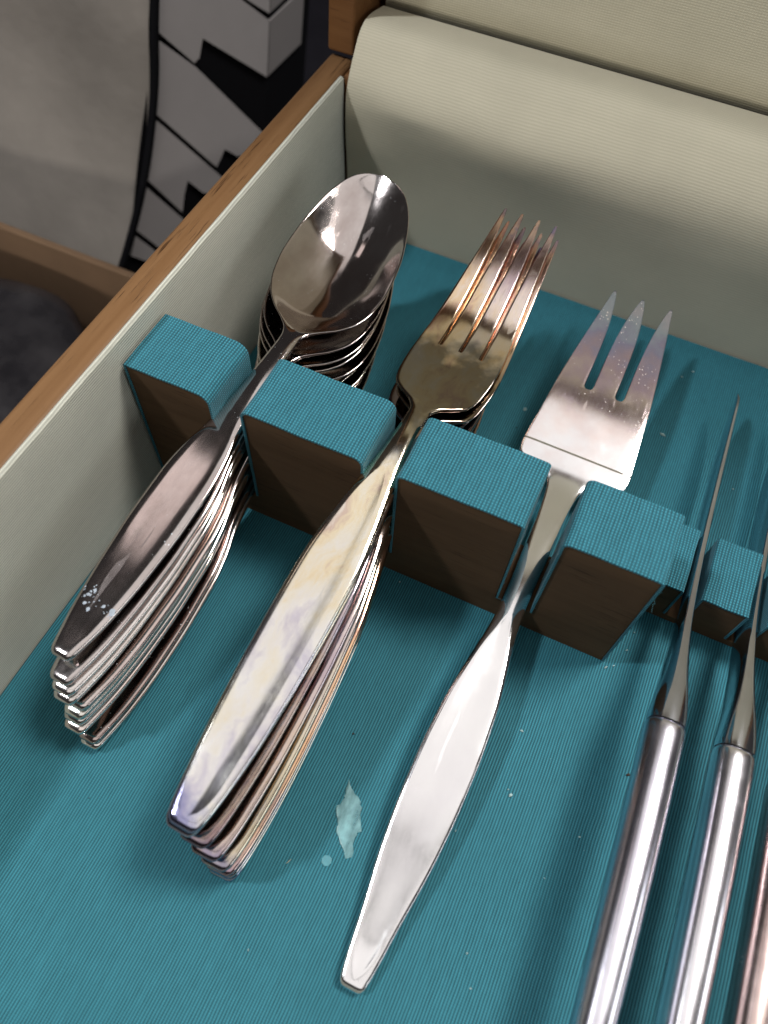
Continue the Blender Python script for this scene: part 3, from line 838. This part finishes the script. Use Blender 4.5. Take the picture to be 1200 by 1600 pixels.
for q in ([(0.4, 124.2), (30, 127), (30, 102), (0.4, 99.0)], [(0.4, 127.8), (30, 131), (30, 150), (0.4, 143.6)]):
    slab('white_key', [RP(w, t) for w, t in q], n3, 0.002, plain('white_key_print_shaded', (0.15, 0.14, 0.14), 0.8, 0.1, 30), bag)  # darker copy of the key white: this face's shade is in its colour
bm = bmesh.new()
for pt in [KP(3, 134, -.0016), KP(8.5, 60, -.0016), KP(5, -20, -.0016), KP(64, 143, -.0016), KP(72, 100, -.0016), KP(94, 15, -.0016),
           RP(38, 143, -.0016), RP(38, 20, -.0016), KP(12, 134, -.03)+Vector((0, .08, 0)), KP(12, -10, -.03)+Vector((0, .08, 0)), RP(38, 20, -.12), RP(38, 143, -.12)]:
    bm.verts.new(pt)
bmesh.ops.convex_hull(bm, input=bm.verts)
o = bm_obj('body', bm, M_bk); o.parent = bag; o.matrix_parent_inverse = bag_inv
# grey front panel, puffed a little, with black piping along its edge
pip = [(-2.6, 139), (-0.6, 128), (1.7, 112.0), (4.1, 98.9), (6.3, 76.2), (6.5, 48.3), (3.4, 17.9), (-0.3, -3.7), (-2.3, -18.8)]
fu = spline([-q[1] for q in pip], [q[0] for q in pip])
tv = np.linspace(139, -18.8, 40)
line = [KP(float(fu(-t)), t, 0.001) for t in tv]
v = []; f = []
nx = 26
for i, p0 in enumerate(line):
    for k in range(nx):
        s = k/(nx-1)
        puff = 0.014*math.sin(min(1, s*3.2)*math.pi/2)
        v.append(tuple(p0 + Vector((-0.34*s, 0.03*s, 0.0)) + Vector((0.0, -0.92, 0.38))*(puff + 0.0015*math.sin(9*s+i*0.2)) + Vector((-0.002, 0, 0))))
for i in range(len(line)-1):
    for k in range(nx-1):
        a = i*nx+k; f.append((a, a+1, a+1+nx, a+nx))
nv = len(v)
v += [(x, y+0.05, z-0.01) for x, y, z in v]
f += [(nv+a, nv+d_, nv+c_, nv+b_) for a, b_, c_, d_ in f[:]]
o = obj('front_panel', v, f, M_gry); o.parent = bag; o.matrix_parent_inverse = bag_inv
rings = []
for i, p0 in enumerate(line):
    d_ = (line[min(i+1, len(line)-1)] - line[max(i-1, 0)]).normalized(); s_ = d_.orthogonal().normalized(); u_ = d_.cross(s_)
    rings.append([tuple(p0 + (s_*math.cos(a)+u_*math.sin(a))*0.0021) for a in np.linspace(0, 2*math.pi, 9)[:-1]])
o = obj('piping', *loft(rings), M_bk); o.parent = bag; o.matrix_parent_inverse = bag_inv

# cardboard box and the wrapped bundle inside it
M_card = plain('cardboard', (0.135, 0.080, 0.043), 0.85, 0.2, 60)
cb = tag(empty('cardboard_box', (-0.25, 0.0, -0.144)), 'open brown cardboard box standing left of the chest, its far rim showing', 'box')
def cbp(o): o.parent = cb; o.matrix_parent_inverse = Matrix.Translation((0.25, 0, 0.144)); return o
for nm, lo, hi in (('wall', (-0.55, 0.1062, -0.140), (-0.020, 0.1098, -0.050)), ('wall', (-0.55, -0.30, -0.140), (-0.020, -0.2964, -0.052)),
                   ('wall', (-0.0236, -0.2962, -0.140), (-0.0202, 0.1060, -0.075)), ('wall', (-0.5498, -0.2962, -0.140), (-0.5462, 0.1060, -0.052)), ('bottom', (-0.55, -0.30, -0.1435), (-0.020, 0.1098, -0.1403))):
    cbp(box(nm, lo, hi, M_card, bevel=0.0006, seg=2))
M_wrap = new_mat('dark_wrap')
mt, nt, bs, L = M_wrap
tc = N(nt, 'ShaderNodeTexCoord')
nn = noise(nt, tc.outputs['Object'], 26.0, 4, 0.6)
L.new(mixc(nt, ramp(nt, nn, [(0.4, 0.0), (0.7, 1.0)]), (0.012, 0.011, 0.013), (0.040, 0.037, 0.039)), bs.inputs['Base Color'])
bs.inputs['Roughness'].default_value = 0.25
b = N(nt, 'ShaderNodeBump'); b.inputs['Strength'].default_value = 0.22; b.inputs['Distance'].default_value = 0.004
L.new(noise(nt, tc.outputs['Object'], 40.0, 3, 0.5, (1, 2.2, 1)), b.inputs['Height']); L.new(b.outputs[0], bs.inputs['Normal'])
rings = []
R0 = 66.0
pr = [(0.02, 0.0), (0.35, -0.3), (0.7, -1.2), (0.88, -2.8), (0.96, -5.0), (1.0, -9.0), (0.995, -18), (0.97, -40), (0.94, -70), (0.5, -72), (0.02, -72)]
fr = pchip(range(len(pr)), [q[0] for q in pr]); fz = pchip(range(len(pr)), [q[1] for q in pr])
for t in np.linspace(0, len(pr)-1, 40):
    ring = []
    for k in range(56):
        a = 2*math.pi*k/56
        wob = 1 + 0.012*math.sin(5*a+1)+0.008*math.sin(11*a)
        r_ = R0*float(fr(t))*wob
        ring.append((r_*math.cos(a)*MM, r_*math.sin(a)*MM, (float(fz(t)) + 0.9*math.sin(3*a+t)*float(fr(t)))*MM))
    rings.append(ring)
o = obj('wrapped_bundle', *loft(rings), mt)
o.location = (-0.150, 0.030, -0.062)
tag(o, 'dark glossy plastic-wrapped round bundle lying inside the cardboard box', 'bundle')
